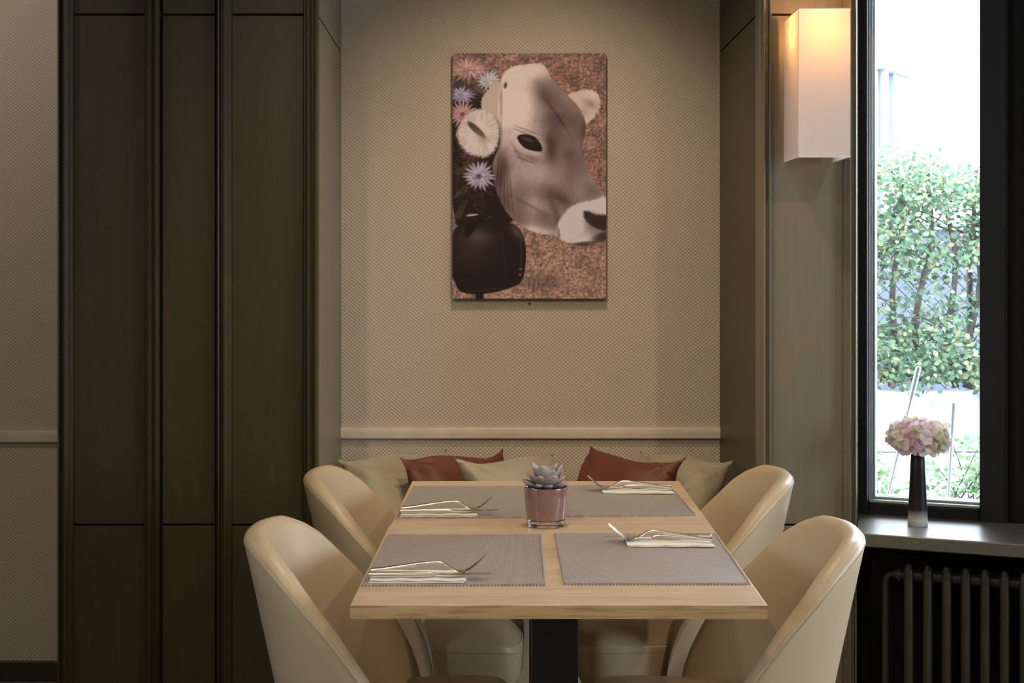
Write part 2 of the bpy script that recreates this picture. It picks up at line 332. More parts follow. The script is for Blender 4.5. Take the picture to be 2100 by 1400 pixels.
MB().box(.041, .045, .668, .3215, .051, 2.36, WT).build('pane', 'window_glass', win, smooth=False)
MB().box(.385, .02, .60, .50, .08, 2.42, WT).build('dark_leaf', 'dark_board_shade', win)
MB().box(.385, -.004, .60, .392, .02, 2.42, WT).build('edge_strip', 'dark_frame', win)
sp = [(-.055, 0), (.95, 0), (.95, -.292), (.055, -.292)]
sill = MB().prism([tuple(WT((s, d, 0)))[:2] for s, d in ((-.03, .0), (.98, 0), (.98, -.292), (.033, -.292), (.012, -.09))], .589, .6235).build('window_sill', 'sill_stone', win, bevel=.003)
win2 = structure('window_2', MB().box(.50, -.01, .60, .56, .09, 2.42, WT), 'dark_frame')
MB().box(2.49, -.01, .60, 2.55, .09, 2.42, WT).build('frame_side', 'dark_frame', win2); MB().box(.56, -.01, .60, 2.49, .09, .66, WT).build('frame_bottom', 'dark_frame', win2)
MB().box(.56, -.01, 2.36, 2.49, .09, 2.42, WT).build('frame_top', 'dark_frame', win2); MB().box(.56, .045, .66, 2.49, .051, 2.36, WT).build('pane', 'window_glass', win2, smooth=False)
for a, c in ((.18, .29), (1.525, 1.93)):
    l = bpy.data.lights.new('window_portal', 'AREA'); l.shape = 'RECTANGLE'; l.size = c; l.size_y = 1.72; l.cycles.is_portal = True
    o = bpy.data.objects.new('window_portal', l); COL.objects.link(o); o.location = WT((a, .12, 1.51)); o.rotation_euler = (-N).to_track_quat('-Z', 'Y').to_euler()
# ---- the printed cow portrait, worked out as a colour per canvas vertex ----
def vnoise(x, y, seed):
    r = np.random.RandomState(seed).rand(64, 64)
    xi = np.floor(x).astype(int); yi = np.floor(y).astype(int)
    fx = x-xi; fy = y-yi; fx = fx*fx*(3-2*fx); fy = fy*fy*(3-2*fy)
    g = lambda a, b: r[a % 64, b % 64]
    return (g(xi, yi)*(1-fx)+g(xi+1, yi)*fx)*(1-fy)+(g(xi, yi+1)*(1-fx)+g(xi+1, yi+1)*fx)*fy
def sdf(P, x, y):
    P = np.array(P, float); n = len(P); d = np.full(x.shape, 1e9); ins = np.zeros(x.shape, bool)
    for i in range(n):
        ax, ay = P[i]; bx, by = P[(i+1) % n]
        ex, ey = bx-ax, by-ay
        t = np.clip(((x-ax)*ex+(y-ay)*ey)/(ex*ex+ey*ey+1e-9), 0, 1)
        d = np.minimum(d, np.hypot(x-ax-t*ex, y-ay-t*ey))
        c = (ay > y) != (by > y)
        with np.errstate(divide='ignore', invalid='ignore'):
            xx = (bx-ax)*(y-ay)/(by-ay+1e-12)+ax
        ins ^= c & (x < xx)
    return np.where(ins, -d, d)
def smooth_poly(P, k=2):
    P = np.array(P, float)
    for _ in range(k):
        Q = np.roll(P, -1, 0); P = np.stack([P*.75+Q*.25, P*.25+Q*.75], 1).reshape(-1, 2)
    return P
def paint_cow(nx, ny):
    U = np.linspace(70, 855, nx); V = np.linspace(75, 1333, ny)
    x, y = np.meshgrid(U, V)
    wob = vnoise(x/9, y/9, 3)*10-5
    img = np.zeros(x.shape+(3,))
    def over(mask, col):
        m = np.clip(mask, 0, 1)[..., None]; c = np.array(col, float)
        img[:] = img*(1-m)+c*m
    def mask(P, soft=4, fur=0, k=2):
        d = sdf(smooth_poly(P, k), x, y)
        if fur: d = d+(vnoise(x/4, y/4, 8)-.5)*fur
        return np.clip(.5-d/soft, 0, 1)
    def blob(cx, cy, rx, ry, rot=0, p=1.0):
        c, s = math.cos(rot), math.sin(rot)
        a = ((x-cx)*c+(y-cy)*s)/rx; b = (-(x-cx)*s+(y-cy)*c)/ry
        return np.exp(-(a*a+b*b)**p)
    # meadow
    n1 = vnoise(x/22, y/17, 1); n2 = vnoise(x/11+vnoise(x/40, y/40, 77)*3, y/9, 2); n3 = vnoise(x/6+y/30, y/7, 5); n4 = vnoise(x/60, y/50, 6)
    g = n1*.3+n2*.38+n3*.32
    low = np.clip((y-850)/350, 0, 1)
    base = np.array([134, 98, 88])*(1-low[..., None])+np.array([156, 120, 104])*low[..., None]
    img[:] = base*(.45+1.05*g[..., None])*(.9+.25*n4[..., None])
    over((n2*n3 > .5)*.5, (190, 150, 118)); over((n1 > .78)*.35, (150, 92, 62)); over((n3 < .17)*.4, (70, 45, 38))
    over(blob(530, 1250, 130, 38, 0, 2)*.65, (118, 90, 92)); over(blob(530, 1250, 120, 34, 0, 2)*(n3 < .35)*.5, (60, 44, 44))
    for k in range(70):
        r = np.random.RandomState(900+k); cx, cy = 440+r.rand()*420, 1020+r.rand()*300; a = -1.57+(r.rand()-.5)*1.6; L = 18+r.rand()*30
        over(blob(cx, cy, L, 2.2, a, 1.5)*.6, [(185, 150, 110), (160, 100, 70), (90, 60, 48)][k % 3])
    # dark garland behind the cheek
    over(mask([(60, 60), (300, 170), (320, 400), (330, 620), (360, 880), (400, 950), (60, 990)], 10)*1.0*(y > 90)*(np.clip((y-150)/60, 0, 1)), (40, 25, 20))
    over(mask([(60, 240), (215, 210), (330, 560), (340, 800), (400, 950), (200, 1000), (60, 990)], 8), (34, 20, 16))
    over((vnoise(x/5, y/12, 12) > .62)*(x < 240)*(y > 560)*(y < 930)*.35, (92, 70, 56))
    for (ox, oy, ang) in ((90, 920, -1.05), (150, 760, 2.5), (80, 690, -.4), (120, 640, .2), (180, 240, .6), (120, 215, .1)):
        for k in range(16):
            q = k/16*110; cx = ox+math.cos(ang)*q; cy = oy+math.sin(ang)*q
            for sg in (-1, 1):
                aa = ang+sg*.75; L = 24*(1-k/18)
                over(blob(cx+math.cos(aa)*L*.6, cy+math.sin(aa)*L*.6, L*.6, 1.8, aa, 1.4)*.55, (112, 88, 74) if oy > 300 else (200, 178, 150))
    # left flowers
    def gerbera(cx, cy, R, col, dark, n=18, squash=.75, seed=0, heart=None):
        r = np.random.RandomState(seed)
        for ring in (1.0, .72, .45):
            for k in range(n):
                a = 2*math.pi*(k+.5*ring)/n+r.rand()*.15; L = R*ring*(.85+.25*r.rand())
                px, py = cx+math.cos(a)*L*.55, cy+math.sin(a)*L*.55*squash
                sh = .80+.28*r.rand(); c = [min(255, v*sh*(1.08 if ring < 1 else .96)) for v in col]
                over(blob(px, py, L*.50, R*.10, math.atan2(math.sin(a)*squash, math.cos(a)), 2.2), [v*.62 for v in c])
                over(blob(px, py-1.5, L*.46, R*.075, math.atan2(math.sin(a)*squash, math.cos(a)), 2), c)
        if heart: over(blob(cx, cy, R*.2, R*.16, 0, 2), heart)
    over(blob(150, 240, 95, 80, 0, 2)*.6, (96, 74, 62))
    gerbera(255, 215, 66, (205, 192, 188), 0, 16, .8, 3, (190, 170, 150))
    gerbera(150, 158, 92, (212, 158, 150), 0, 20, .52, 4)
    gerbera(118, 292, 62, (176, 160, 182), 0, 16, .7, 5, (150, 120, 130))
    gerbera(122, 388, 68, (210, 152, 146), 0, 18, .95, 6, (120, 70, 66))
    gerbera(165, 600, 60, (96, 52, 66), 0, 12, .5, 9)
    # neck and head
    hair = vnoise((x+.6*y)/5, (y-.6*x)/26, 21)
    over(mask([(330, 190), (232, 275), (208, 350), (260, 420), (330, 560), (400, 400)], 8, 10), (186, 160, 146))
    head = [(318, 205), (340, 165), (385, 140), (450, 132), (515, 122), (548, 145), (572, 195), (612, 250), (660, 292), (708, 340),
            (738, 392), (752, 440), (748, 500), (728, 560), (730, 610), (770, 690), (822, 770), (870, 815), (870, 1038), (800, 1046), (730, 1058),
            (640, 1040), (602, 1012), (520, 1004), (440, 975), (375, 925), (338, 880), (305, 815), (282, 740), (272, 650), (292, 590), (318, 520), (300, 400), (305, 280)]
    hm = mask(head, 6, 4)
    ear_r = [(648, 296), (690, 272), (745, 260), (795, 264), (828, 300), (822, 360), (792, 408), (752, 446), (735, 392), (700, 340)]
    over(mask(ear_r, 8, 14), (200, 172, 158)); over(mask(ear_r, 5, 14)*blob(775, 335, 36, 20, .5)*.6, (128, 98, 88))
    over(mask(ear_r, 5, 14)*blob(720, 390, 30, 50, .9)*.5, (138, 110, 100)); over(mask(ear_r, 5)*blob(790, 290, 40, 20, .4)*.5, (225, 200, 188))
    H = np.zeros(img.shape); H[:] = (147, 119, 110)
    def hov(m, col, a=1.0):
        m = (np.clip(m, 0, 1)*a)[..., None]; H[:] = H*(1-m)+np.array(col, float)*m
    hov(blob(400, 300, 150, 230, -.1, 1.4), (203, 172, 158)); hov(blob(450, 165, 130, 55, 0, 1.5), (216, 180, 166), .9)
    hov(blob(350, 470, 70, 130, 0, 1.3), (192, 162, 150), .8)
    hov(blob(630, 420, 105, 230, -.5, 1.3), (118, 92, 86), .85); hov(blob(545, 300, 40, 110, -.55, 1), (104, 78, 72), .55)
    hov(blob(570, 560, 40, 95, -.15, 1), (84, 62, 58), .75); hov(blob(690, 620, 70, 120, -.4, 1.2), (122, 97, 90), .7)
    hov(blob(745, 480, 22, 80, 0, 1), (100, 76, 70), .6)
    hov(blob(470, 690, 110, 80, .2, 1), (168, 140, 128), .7); hov(blob(600, 830, 95, 70, .5, 1.2), (118, 92, 84), .7)
    hov(blob(420, 820, 70, 70, 0, 1), (128, 102, 92), .7); hov(blob(520, 870, 90, 50, .5, 1), (170, 142, 128), .6); hov(blob(560, 930, 80, 34, .3, 1), (126, 98, 90), .6)
    hov(blob(500, 985, 130, 22, .18, 1.2), (188, 160, 146), .8); hov(blob(640, 830, 26, 60, -1.2, 1), (84, 64, 60), .5)
    hov(blob(760, 760, 60, 110, -.8, 1.2), (134, 110, 102), .6); hov(blob(600, 900, 20, 90, -.35, 1), (92, 70, 64), .5)
    hov(blob(310, 700, 40, 130, .15, 1.1), (96, 72, 66), .75); hov(blob(345, 850, 34, 90, -.5, 1), (98, 74, 66), .6)
    for k in range(5): hov(blob(300+k*17, 690+k*22, 5, 120, .10-.05*k, 1.2), (74, 54, 50), .28)
    for k in range(4): hov(blob(430+k*12, 618+k*9-k*k*3, 60, 4, .35, 1.5), (94, 72, 66), .22)
    for k in range(6): hov(blob(560+k*18, 330+k*26, 7, 60, -.55, 1.1), (88, 66, 62), .18)
    hov(blob(470, 860, 110, 9, .5, 1.2), (92, 70, 64), .28); hov(blob(400, 580, 55, 9, 1.0, 1.1), (96, 72, 66), .35); hov(blob(460, 605, 80, 10, .35, 1.1), (100, 76, 70), .35)
    hov(blob(340, 240, 9, 18, .2, 2), (96, 70, 62), .8); hov(blob(318, 330, 8, 130, 0, 1.4), (140, 112, 100), .6)
    # muzzle
    mz = mask([(600, 1012), (603, 960), (628, 915), (668, 866), (720, 843), (790, 832), (870, 795), (870, 1045), (730, 1062), (620, 1042)], 16, 8)
    hov(mz, (200, 176, 166)); hov(mz*blob(850, 850, 60, 26, -.2, 1.3), (190, 166, 154), .7); hov(mz*blob(700, 1010, 90, 22, .05, 1), (176, 150, 138), .6); hov(mz*blob(800, 960, 70, 70, 0, 1.2), (120, 96, 90), .7)
    Lm = H.mean(-1, keepdims=True); H = H+(Lm-126)*.70+np.array([-4, 0, 2])
    H = np.minimum(H, 236)
    H2 = H*(.95+.10*hair[..., None])
    H2 += ((vnoise(x/60, y/60, 31)-.5)*26)[..., None]
    dots = np.sin((x+y)*.62)*np.sin((x-y)*.62)
    H2 += (dots*5)[..., None]*np.clip((205-H2[..., :1])/50, 0, 1)
    img[:] = img*(1-hm[..., None])+H2*hm[..., None]
    over(hm*mask([(736, 882), (770, 884), (800, 905), (870, 900), (870, 985), (830, 985), (780, 960), (745, 930)], 14, 6)*.93, (46, 31, 27))
    over(hm*blob(850, 1015, 70, 30, -.3, 2)*.9, (52, 36, 32)); over(hm*blob(780, 1050, 95, 12, -.02, 2)*.85, (66, 46, 42))
    over(blob(735, 1056, 45, 7, 0, 2), (74, 50, 46)); over(hm*blob(612, 1000, 10, 46, -.1, 2)*.6, (100, 74, 68))
    # eye
    over(blob(463, 532, 82, 50, .42, 1.6)*.6, (188, 160, 148)); over(blob(462, 494, 84, 5, .40, 2)*.6, (86, 64, 60)); over(blob(460, 474, 92, 5, .36, 2)*.5, (110, 86, 80))
    over(blob(472, 545, 88, 60, .42, 2)*.35, (200, 176, 164)); over(mask([(396, 500), (430, 488), (485, 498), (518, 532), (534, 576), (505, 580), (445, 568), (412, 536)], 5, 0, 1), (28, 17, 15)); over(blob(452, 516, 40, 9, .3, 2)*.5, (84, 64, 62))
    over(blob(455, 520, 28, 6, .35, 2)*.45, (98, 80, 78)); over(blob(480, 582, 62, 5, .3, 2)*.5, (196, 170, 158))
    # left ear
    ear = [(120, 420), (165, 370), (220, 355), (280, 385), (308, 440), (308, 520), (285, 580), (235, 612), (170, 600), (115, 560), (88, 500), (95, 455)]
    em = mask(ear, 16, 16)
    over(mask([(p[0]+12, p[1]+14) for p in ear], 20)*.6, (44, 28, 24))
    over(em, (216, 192, 180)); a = np.arctan2(y-485, x-200); ray = vnoise(a*14, np.hypot(x-200, y-485)/40, 44)
    img[:] = img*(1-(em*.14*ray)[..., None])
    over(em*blob(192, 468, 62, 17, .75, 5)*.95, (62, 42, 36)); over(em*blob(222, 515, 34, 24, .5, 1.2)*.6, (150, 112, 108)); over(em*blob(175, 520, 40, 60, .3, 1)*.35, (232, 208, 192))
    over(em*blob(215, 440, 14, 40, -.6, 1.6)*.6, (220, 196, 182)); over(em*blob(245, 460, 10, 44, -.5, 1.6)*.5, (214, 190, 176))
    gerbera(205, 706, 80, (190, 172, 186), 0, 20, .95, 7, (96, 62, 74))
    # bell
    bell = [(60, 985), (130, 945), (210, 935), (300, 950), (372, 942), (425, 985), (446, 1060), (446, 1150), (430, 1250), (372, 1276), (290, 1302), (190, 1314), (110, 1302), (86, 1262), (60, 1200)]
    over(mask(bell, 4), (32, 20, 17))
    bm = mask(bell, 4)
    over(bm*blob(200, 1015, 75, 42, .1, 1)*.6, (108, 88, 78)); over(bm*blob(170, 1090, 110, 90, 0, 1)*.3, (88, 68, 60)); over(bm*blob(400, 990, 26, 50, -.6, 1)*.6, (112, 92, 84))
    over(bm*blob(422, 1100, 5, 150, .0, 1.5)*.35, (90, 70, 64)); over(bm*blob(330, 1080, 4, 150, -.12, 1.5)*.3, (70, 54, 48)); over(bm*blob(250, 1288, 170, 4, -.1, 1.6)*.4, (84, 64, 56))
    over(mask([(120, 1005), (165, 930), (230, 925), (150, 1022)], 4, 0, 0), (26, 16, 13)); over(blob(417, 1182, 5, 4)+blob(415, 1210, 5, 4), (170, 150, 140))
    over(blob(170, 905, 32, 5, -.12, 3), (188, 164, 142)); over(blob(262, 915, 24, 3, -.5, 2)*.6, (100, 80, 70)); over(blob(262, 795, 22, 4, .6, 2)*.5, (90, 70, 62))
    over(mask([(188, 1308), (228, 1306), (230, 1340), (188, 1340)], 4, 0, 0), (34, 22, 18))
    return np.clip(img, 0, 255)
# ---------------- banquette bench in the niche ----------------
bench = empty('banquette_bench', (.035, 4.29, 0)); tag(bench, 'beige upholstered banquette bench built into the niche, behind the table', 'bench')
MB().box(-.595+.04, -.24, 0, .595-.03, .28, .33).build('base', 'bench_leather', bench, bevel=.006)
MB().box(-.598+.04, -.30, .335, .598-.03, .285, .415).build('seat_cushion', 'bench_leather', bench, bevel=.03, seg=4)

# ---------------- table pair ----------------
def table(name, x0, x1, y0, y1, label):
    cx, cy = (x0+x1)/2, (y0+y1)/2; t = empty(name, (cx, cy, 0)); tag(t, label, 'table', 'two tables pushed together')
    hx, hy = (x1-x0)/2, (y1-y0)/2
    MB().box(-hx, -hy, .7262, hx, hy, .75).build('tabletop', 'oak_laminate', t, bevel=.0012)
    e = MB(); e.box(-hx, -hy-.0006, .7268, hx, -hy+.0002, .7492); e.build('edge_band', 'oak_edge', t)
    MB().box(-.045, -.045, .02, .045, .045, .715).build('pedestal', 'black_metal', t, bevel=.003)
    MB().box(-.18, -.16, .715, .18, .16, .7262).build('mounting_plate', 'black_metal', t)
    MB().box(-.22, -.20, .0, .22, .20, .02).build('foot_plate', 'black_metal', t, bevel=.004)
    return t
table('dining_table', -.2865, .4142, 2.388, 3.0975, 'nearer light oak dining table with square black pedestal, edge facing the viewer')
table('dining_table', -.2835, .4137, 3.0988, 3.713, 'farther light oak dining table, its far edge in front of the cushions')

# ---------------- chairs ----------------
HS = [(a_, b_-.024) for a_, b_ in [(-.01, .836), (0, .836), (.027, .830), (.06, .810), (.092, .786), (.138, .742), (.188, .695), (.231, .645), (.266, .600), (.30, .548), (.318, .505), (.330, .455), (.336, .405), (.338, .37)]]
def hrim(s):
    for (a, b), (c, d) in zip(HS, HS[1:]):
        if s <= c: return b+(d-b)*(s-a)/(c-a)
    return HS[-1][1]
def chair_plan(n=76):
    pts = []                                     # outer rim plan from right arm end over the back to left arm end: (s, y)
    for k in range(n+1):
        a = -PI/2+PI*k/n; c, d = math.cos(a), math.sin(a); e = 2/2.25
        pts.append((.285-.285*abs(c)**e, .28*math.copysign(abs(d)**e, d)))
    arm = [.338, .336, .330, .320, .306]
    return [(s, -.28+.004*(s-.285)/.05) for s in arm]+pts+[(s, .28-.004*(s-.285)/.05) for s in arm[::-1]]
def chair(name):
    t = empty(name); plan = [Vector((s, y, 0)) for s, y in chair_plan()]; rows = []; seam = []; stitch = []
    n = len(plan)
    for i, p in enumerate(plan):
        tg = (plan[min(i+1, n-1)]-plan[max(i-1, 0)]).normalized(); nrm = Vector((-tg.y, tg.x, 0))      # points outwards
        if nrm.dot(p-Vector((.30, 0, 0))) < 0: nrm = -nrm
        s = p.x; H = hrim(s); back = max(0, -nrm.x)
        T = .046 if s < .25 else .046-.008*(s-.25)/.09
        zb = .335
        def off(z): return -(.15*back**1.5+.07)*(.836-z)
        row = []
        hh = H-zb
        for q in (0, .12, .3, .5, .7, .88): z = zb+q*(hh-.012); row.append(p+nrm*(off(z))+Vector((0, 0, z)))
        o_top = p+nrm*off(H-.008)+Vector((0, 0, H-.010)); row.append(o_top)
        for a in (25, 55, 85, 115, 145, 170):
            r = math.radians(a); row.append(p+nrm*(off(H)-T/2+T/2*math.cos(r))+Vector((0, 0, H-.012+.020*math.sin(r))))
        for q in (.88, .7, .5, .3, .12, 0): z = zb+q*(hh-.018); row.append(p+nrm*(off(z)-T-.006-.012*math.sin(q*PI))+Vector((0, 0, z)))
        rows.append(row); seam.append(o_top+nrm*.0002+Vector((0, 0, .001))); stitch.append((p+nrm*(off(H)-.0045)+Vector((0, 0, H+.0006)), tg))
    m = MB(); m.grid(rows, close_u=True, caps=True); m.build('shell', 'cream_leather', t, ang=70)
    MB().tube(seam, .0008, 6).build('rim_seam', 'seam_thread', t)
    m = MB(); d = 0; last = stitch[0][0]
    for (a, ta), (b, tb) in zip(stitch, stitch[1:]):
        L = (b-a).length; q = 0
        while q < L:
            if int((d+q)/.0030) % 2 == 0:
                c = a.lerp(b, q/L); e = a.lerp(b, min(1, (q+.0026)/L)); m.tube([c, e], .00042, 4)
            q += .0030
        d += L
    m.build('rim_stitching', 'seam_thread', t)
    # seat cushion: domed box with welt, wider in front of the arms
    st = []
    def outline(k, N_=48):
        a = 2*PI*k/N_; c, d_ = math.cos(a), math.sin(a); e = 2/5.2 if c >= 0 else 2/(5.2-3.0*min(1, -c*2))
        x = math.copysign(abs(c)**e, c); y = math.copysign(abs(d_)**e, d_); return x, y
    prof = [(.93, .345), (.975, .352), (.995, .375), (1.0, .41), (1.0, .440), (.994, .4515), (.982, .4560), (.96, .4590), (.90, .468), (.80, .476), (.55, .485), (.25, .489), (.0, .490)]
    rows = []
    for r, z in prof:
        row = []
        for k in range(48):
            x, y = outline(k); hw = .218+.026*max(0, x)-.030*max(0, -x)
            row.append((.338+(.197 if x > 0 else .168)*x*r-(.006 if z < .36 else 0), hw*y*r, z+(.004*math.cos(y*2) if z > .45 else 0)-(.014*max(0, x*r-.75)*4 if z > .40 else 0)))
        rows.append(row)
    m = MB(); m.grid(rows, close_u=True, caps=True); m.build('seat_cushion', 'cream_leather', t, ang=80)
    wl = [Vector(q) for q in rows[6]]; m = MB(); m.grid([[p+Vector((math.cos(b_)*.0016*(1 if p.x > .3 else -1), 0, math.sin(b_)*.0016)) for b_ in (0, PI/2, PI, 3*PI/2)] for p in wl], close_u=True, close_v=True); m.build('seat_piping', 'cream_leather', t)
    m = MB(); w2 = [Vector(q) for q in rows[4]]
    for a, b in zip(w2, w2[1:]+w2[:1]):
        L = (b-a).length; q = 0
        while q < L-.003:
            m.tube([a.lerp(b, q/L)+(b-a).cross(Vector((0, 0, 1))).normalized()*.0006, a.lerp(b, (q+.0034)/L)+(b-a).cross(Vector((0, 0, 1))).normalized()*.0006], .0007, 4); q += .007
    m.build('seat_stitching', 'seam_thread', t)
    MB().lathe([(.16, 0), (.19, .02), (.2, .03)], (.30, 0, .318), 32).build('seat_base', 'black_metal', t)
    for sx in (.14, .46):
        for sy in (-.17, .17):
            ox = -.03 if sx < .3 else .02; MB().tube([(sx, sy, .345), (sx+ox*.5, sy*1.04, .17), (sx+ox, sy*1.08, 0)], [.017, .014, .010], 14).build('leg', 'oak_edge', t)
    return t
ch = chair('tub_chair'); ch.location = (-.533, 2.742, 0)
tag(ch, 'cream leather tub chair on the left, nearer the viewer', 'chair', 'cream tub chairs around the table')
for x, y, rz, lab in ((-.528, 3.44, 0, 'farther cream leather tub chair on the left, in front of the olive cushion'),
                      (.660, 2.742, PI, 'cream leather tub chair on the right, nearer the viewer and beside the window sill'),
                      (.660, 3.44, PI, 'farther cream leather tub chair on the right, in front of the panelled pillar')):
    c = copy_tree(ch); c.location = (x, y, 0); c.rotation_euler = (0, 0, rz); c['label'] = lab

# ---------------- cushions ----------------
def cushion(name, A, B, mat, label, seed, hgt=.38, lean=.62, fl=0):
    r = random.Random(seed); A, B = Vector(A), Vector(B); ex = (B-A); w = ex.length; ex.normalize()
    nf = Vector((0, 0, 1)).cross(ex); nf = -nf if nf.y > 0 else nf                    # towards the room
    nf = Vector((nf.x, nf.y, 0)).normalized(); ey = (Vector((0, 0, -1))*math.cos(lean)+nf*math.sin(lean)); ey = (ey-ex*ey.dot(ex)).normalized(); ez = ex.cross(ey)
    if ez.y > 0: ez = -ez
    C = A+ex*w/2+ey*hgt/2; n = 30; ph = [r.uniform(0, 6.28) for _ in range(8)]; m = MB()
    for side in (1, -1):
        rows = []
        for i in range(n+1):
            row = []
            for j in range(n+1):
                u, v = 2*i/n-1, 2*j/n-1; au, av = abs(u), abs(v)
                pinch = .10*(1-av**5)*au**2.5; pv = (.115*(1-au**6)+.02*(1-au**2))*av**2.2
                x = u*(1-pinch)*w/2; y = v*(1-pv*(1.0 if v < 0 else .5))*hgt/2
                x += (.008*math.sin(v*4+ph[0]))*au; y += .010*math.sin(u*3.3+ph[1])*av
                d = max(0, (1-au**2.2))**.55*max(0, (1-av**2.2))**.55; h = .075*d
                ca = math.atan2(v-math.copysign(1, v), u-math.copysign(1, u)); cr = math.hypot(au-1, av-1)
                h += .010*math.sin(ca*9+ph[2]+3*(u > 0))*math.exp(-((cr-.33)/.26)**2)*min(1, d*2.2)
                h += .006*math.sin(u*7+v*2+ph[3])*d*math.exp(-(v+.55)**2*6)+.005*math.sin(v*5-u*3+ph[4])*d
                row.append(C+ex*x+ey*y+ez*h*side)
            rows.append(row)
        m.grid(rows)
    o = m.build(name, mat, None, weld=True, loc=C-Vector((0, 0, .14)), ang=75)
    return tag(o, label, 'cushion', 'cushions along the banquette')
cushion('cushion', P(690, 935, 4.27), P(915, 914, 4.50), 'olive_satin', 'olive satin cushion at the left end of the bench, leftmost of the row', 1)
cushion('cushion', P(813, 935, 4.20), P(1028, 917, 4.44), 'brown_satin', 'reddish brown cushion standing between the two olive cushions on the left', 2)
cushion('cushion', P(932, 933, 4.12), P(1137, 927, 4.34), 'olive_satin', 'olive satin cushion directly behind the potted succulent, overlapping the brown one', 3)
cushion('cushion', P(1315, 917, 4.50), P(1508, 935, 4.26), 'olive_satin', 'olive satin cushion at the right end of the bench, partly behind the brown one', 5)
cushion('cushion', P(1212, 917, 4.40), P(1411, 940, 4.14), 'brown_satin', 'reddish brown cushion on the right, in front of the rightmost olive cushion', 4)

# ---------------- placemats ----------------
TZ = .7502
def tp(px, py, z=TZ): Y = (HZ-z)*F/(py-528); return Vector(((px-1068)*Y/F, Y, z))
def placemat(c, label, curl=0):
    fl, fr, br, bl = [Vector(q) for q in c]; C = (fl+fr+br+bl)/4; m = MB(); n = 24; rows = []
    def at(u, v): return (fl.lerp(fr, u)).lerp(bl.lerp(br, u), v)
    def dz(u, v): return .0012+.0016*curl*math.exp(-((1-u)**2+v**2)*60)+.0004*math.sin(u*9+v*5)
    ring = []
    for z, k in ((0, 1), (.0022, 1)):
        rows.append([at(u, v)+Vector((0, 0, z)) for u, v in ring] if ring else None)
    top = [[at(i/n, j/n)+Vector((0, 0, .0014+dz(i/n, j/n))) for i in range(n+1)] for j in range(n+1)]
    bot = [[at(i/n, j/n)+Vector((0, 0, .0)) for i in range(n+1)] for j in range(n+1)]
    m = MB(); m.grid(top); m.grid(bot)
    def edge(a, b):
        m.grid([a, b])
    edge(top[0], bot[0]); edge(top[n], bot[n]); edge([r[0] for r in top], [r[0] for r in bot]); edge([r[n] for r in top], [r[n] for r in bot])
    o = m.build('placemat', 'woven_vinyl', None, weld=True, loc=(C.x, C.y, TZ), ang=50); tag(o, label, 'placemat', 'woven placemats on the tables')
    # hem: raised weave knots all along the border
    h = MB(); Cc = Vector((C.x, C.y, TZ))
    for a, b in ((fl, fr), (fr, br), (br, bl), (bl, fl)):
        L = (b-a).length; k = int(L/.0054); inw = (Cc-(a+b)/2); inw.z = 0; inw.normalize()
        for i in range(k):
            c0 = a.lerp(b, (i+.12)/k)-Cc; c1 = a.lerp(b, (i+.74)/k)-Cc
            h.tube([c0+inw*.001+Vector((0, 0, .0026)), c1+inw*.001+Vector((0, 0, .0026))], [(.0016, .0016)]*2, 6)
        h2 = None
    h.build('hem', 'mat_hem', o)
    return o
k = NT('mat_hem'); M['mat_hem'] = k.set((.30, .27, .25), .45)
placemat((tp(742, 1202), tp(1118, 1201), tp(1109, 1098), tp(797, 1098)), 'woven grey placemat at the near left of the table, its cutlery pointing right', 1)
placemat((tp(1157, 1199), tp(1538, 1199), tp(1467, 1097), tp(1137, 1096)), 'woven grey placemat at the near right of the table, bluish in the window light', 0)
placemat((tp(812, 1063), tp(1112, 1062), tp(1107, 998), tp(849, 999)), 'woven grey placemat at the far left of the table, its cutlery pointing right', 0)
placemat((tp(1126, 1060), tp(1427, 1058), tp(1373, 997), tp(1122, 997)), 'woven grey placemat at the far right of the table, behind the potted succulent', 0)

# ---------------- napkins, forks, knives ----------------
def napkin_mb():
    m = MB(); n = 20
    for lay, (dx, dy) in enumerate(((0, 0), (.004, .003), (.002, .001))):
        z0 = lay*.0017; top = []; bot = []
        for j in range(7):
            v = j/6; top.append([(-.085+dx+.17*i/n-.008*v*(lay == 1), -.041+dy+.082*v, z0+.0016+.0006*math.sin(i*.9+lay+v*2)*(lay > 0)) for i in range(n+1)])
            bot.append([(p[0], p[1], p[2]-.0013) for p in top[-1]])
        m.grid(top); m.grid(bot)
        for a, b in ((top[0], bot[0]), (top[6], bot[6]), ([r[0] for r in top], [r[0] for r in bot]), ([r[n] for r in top], [r[n] for r in bot])): m.grid([a, b])
    return m
def fork_parts(t):
    # handle lies along +x, head at the +x end, tines rising
    hp = [(-.102, .004, .0040), (-.08, .0039, .0065), (-.04, .0036, .0125), (0, .0031, .0180), (.018, .0030, .0190), (.030, .0032, .0165), (.040, .0040, .0105), (.048, .0058, .0062), (.056, .0085, .0040), (.064, .0110, .0034), (.070, .0122, .0042)]
    MB().tube([(x, 0, z) for x, w_, z in hp], [(w_+.0014, .0034 if i < 6 else .0022 if i < 8 else .0013) for i, (x, w_, z) in enumerate(hp)], 12).build('handle', 'steel', t)
    m = MB()
    for k in range(4):
        y = -.0093+.0062*k
        m.tube([(.068, y, .0040), (.076, y, .0072), (.088, y*.98, .0160), (.098, y*.95, .0250), (.106, y*.92, .0325)], [(.0021, .0010), (.0019, .0010), (.0017, .0009), (.0014, .0008), (.0006, .0005)], 8)
    m.build('tines', 'steel', t)
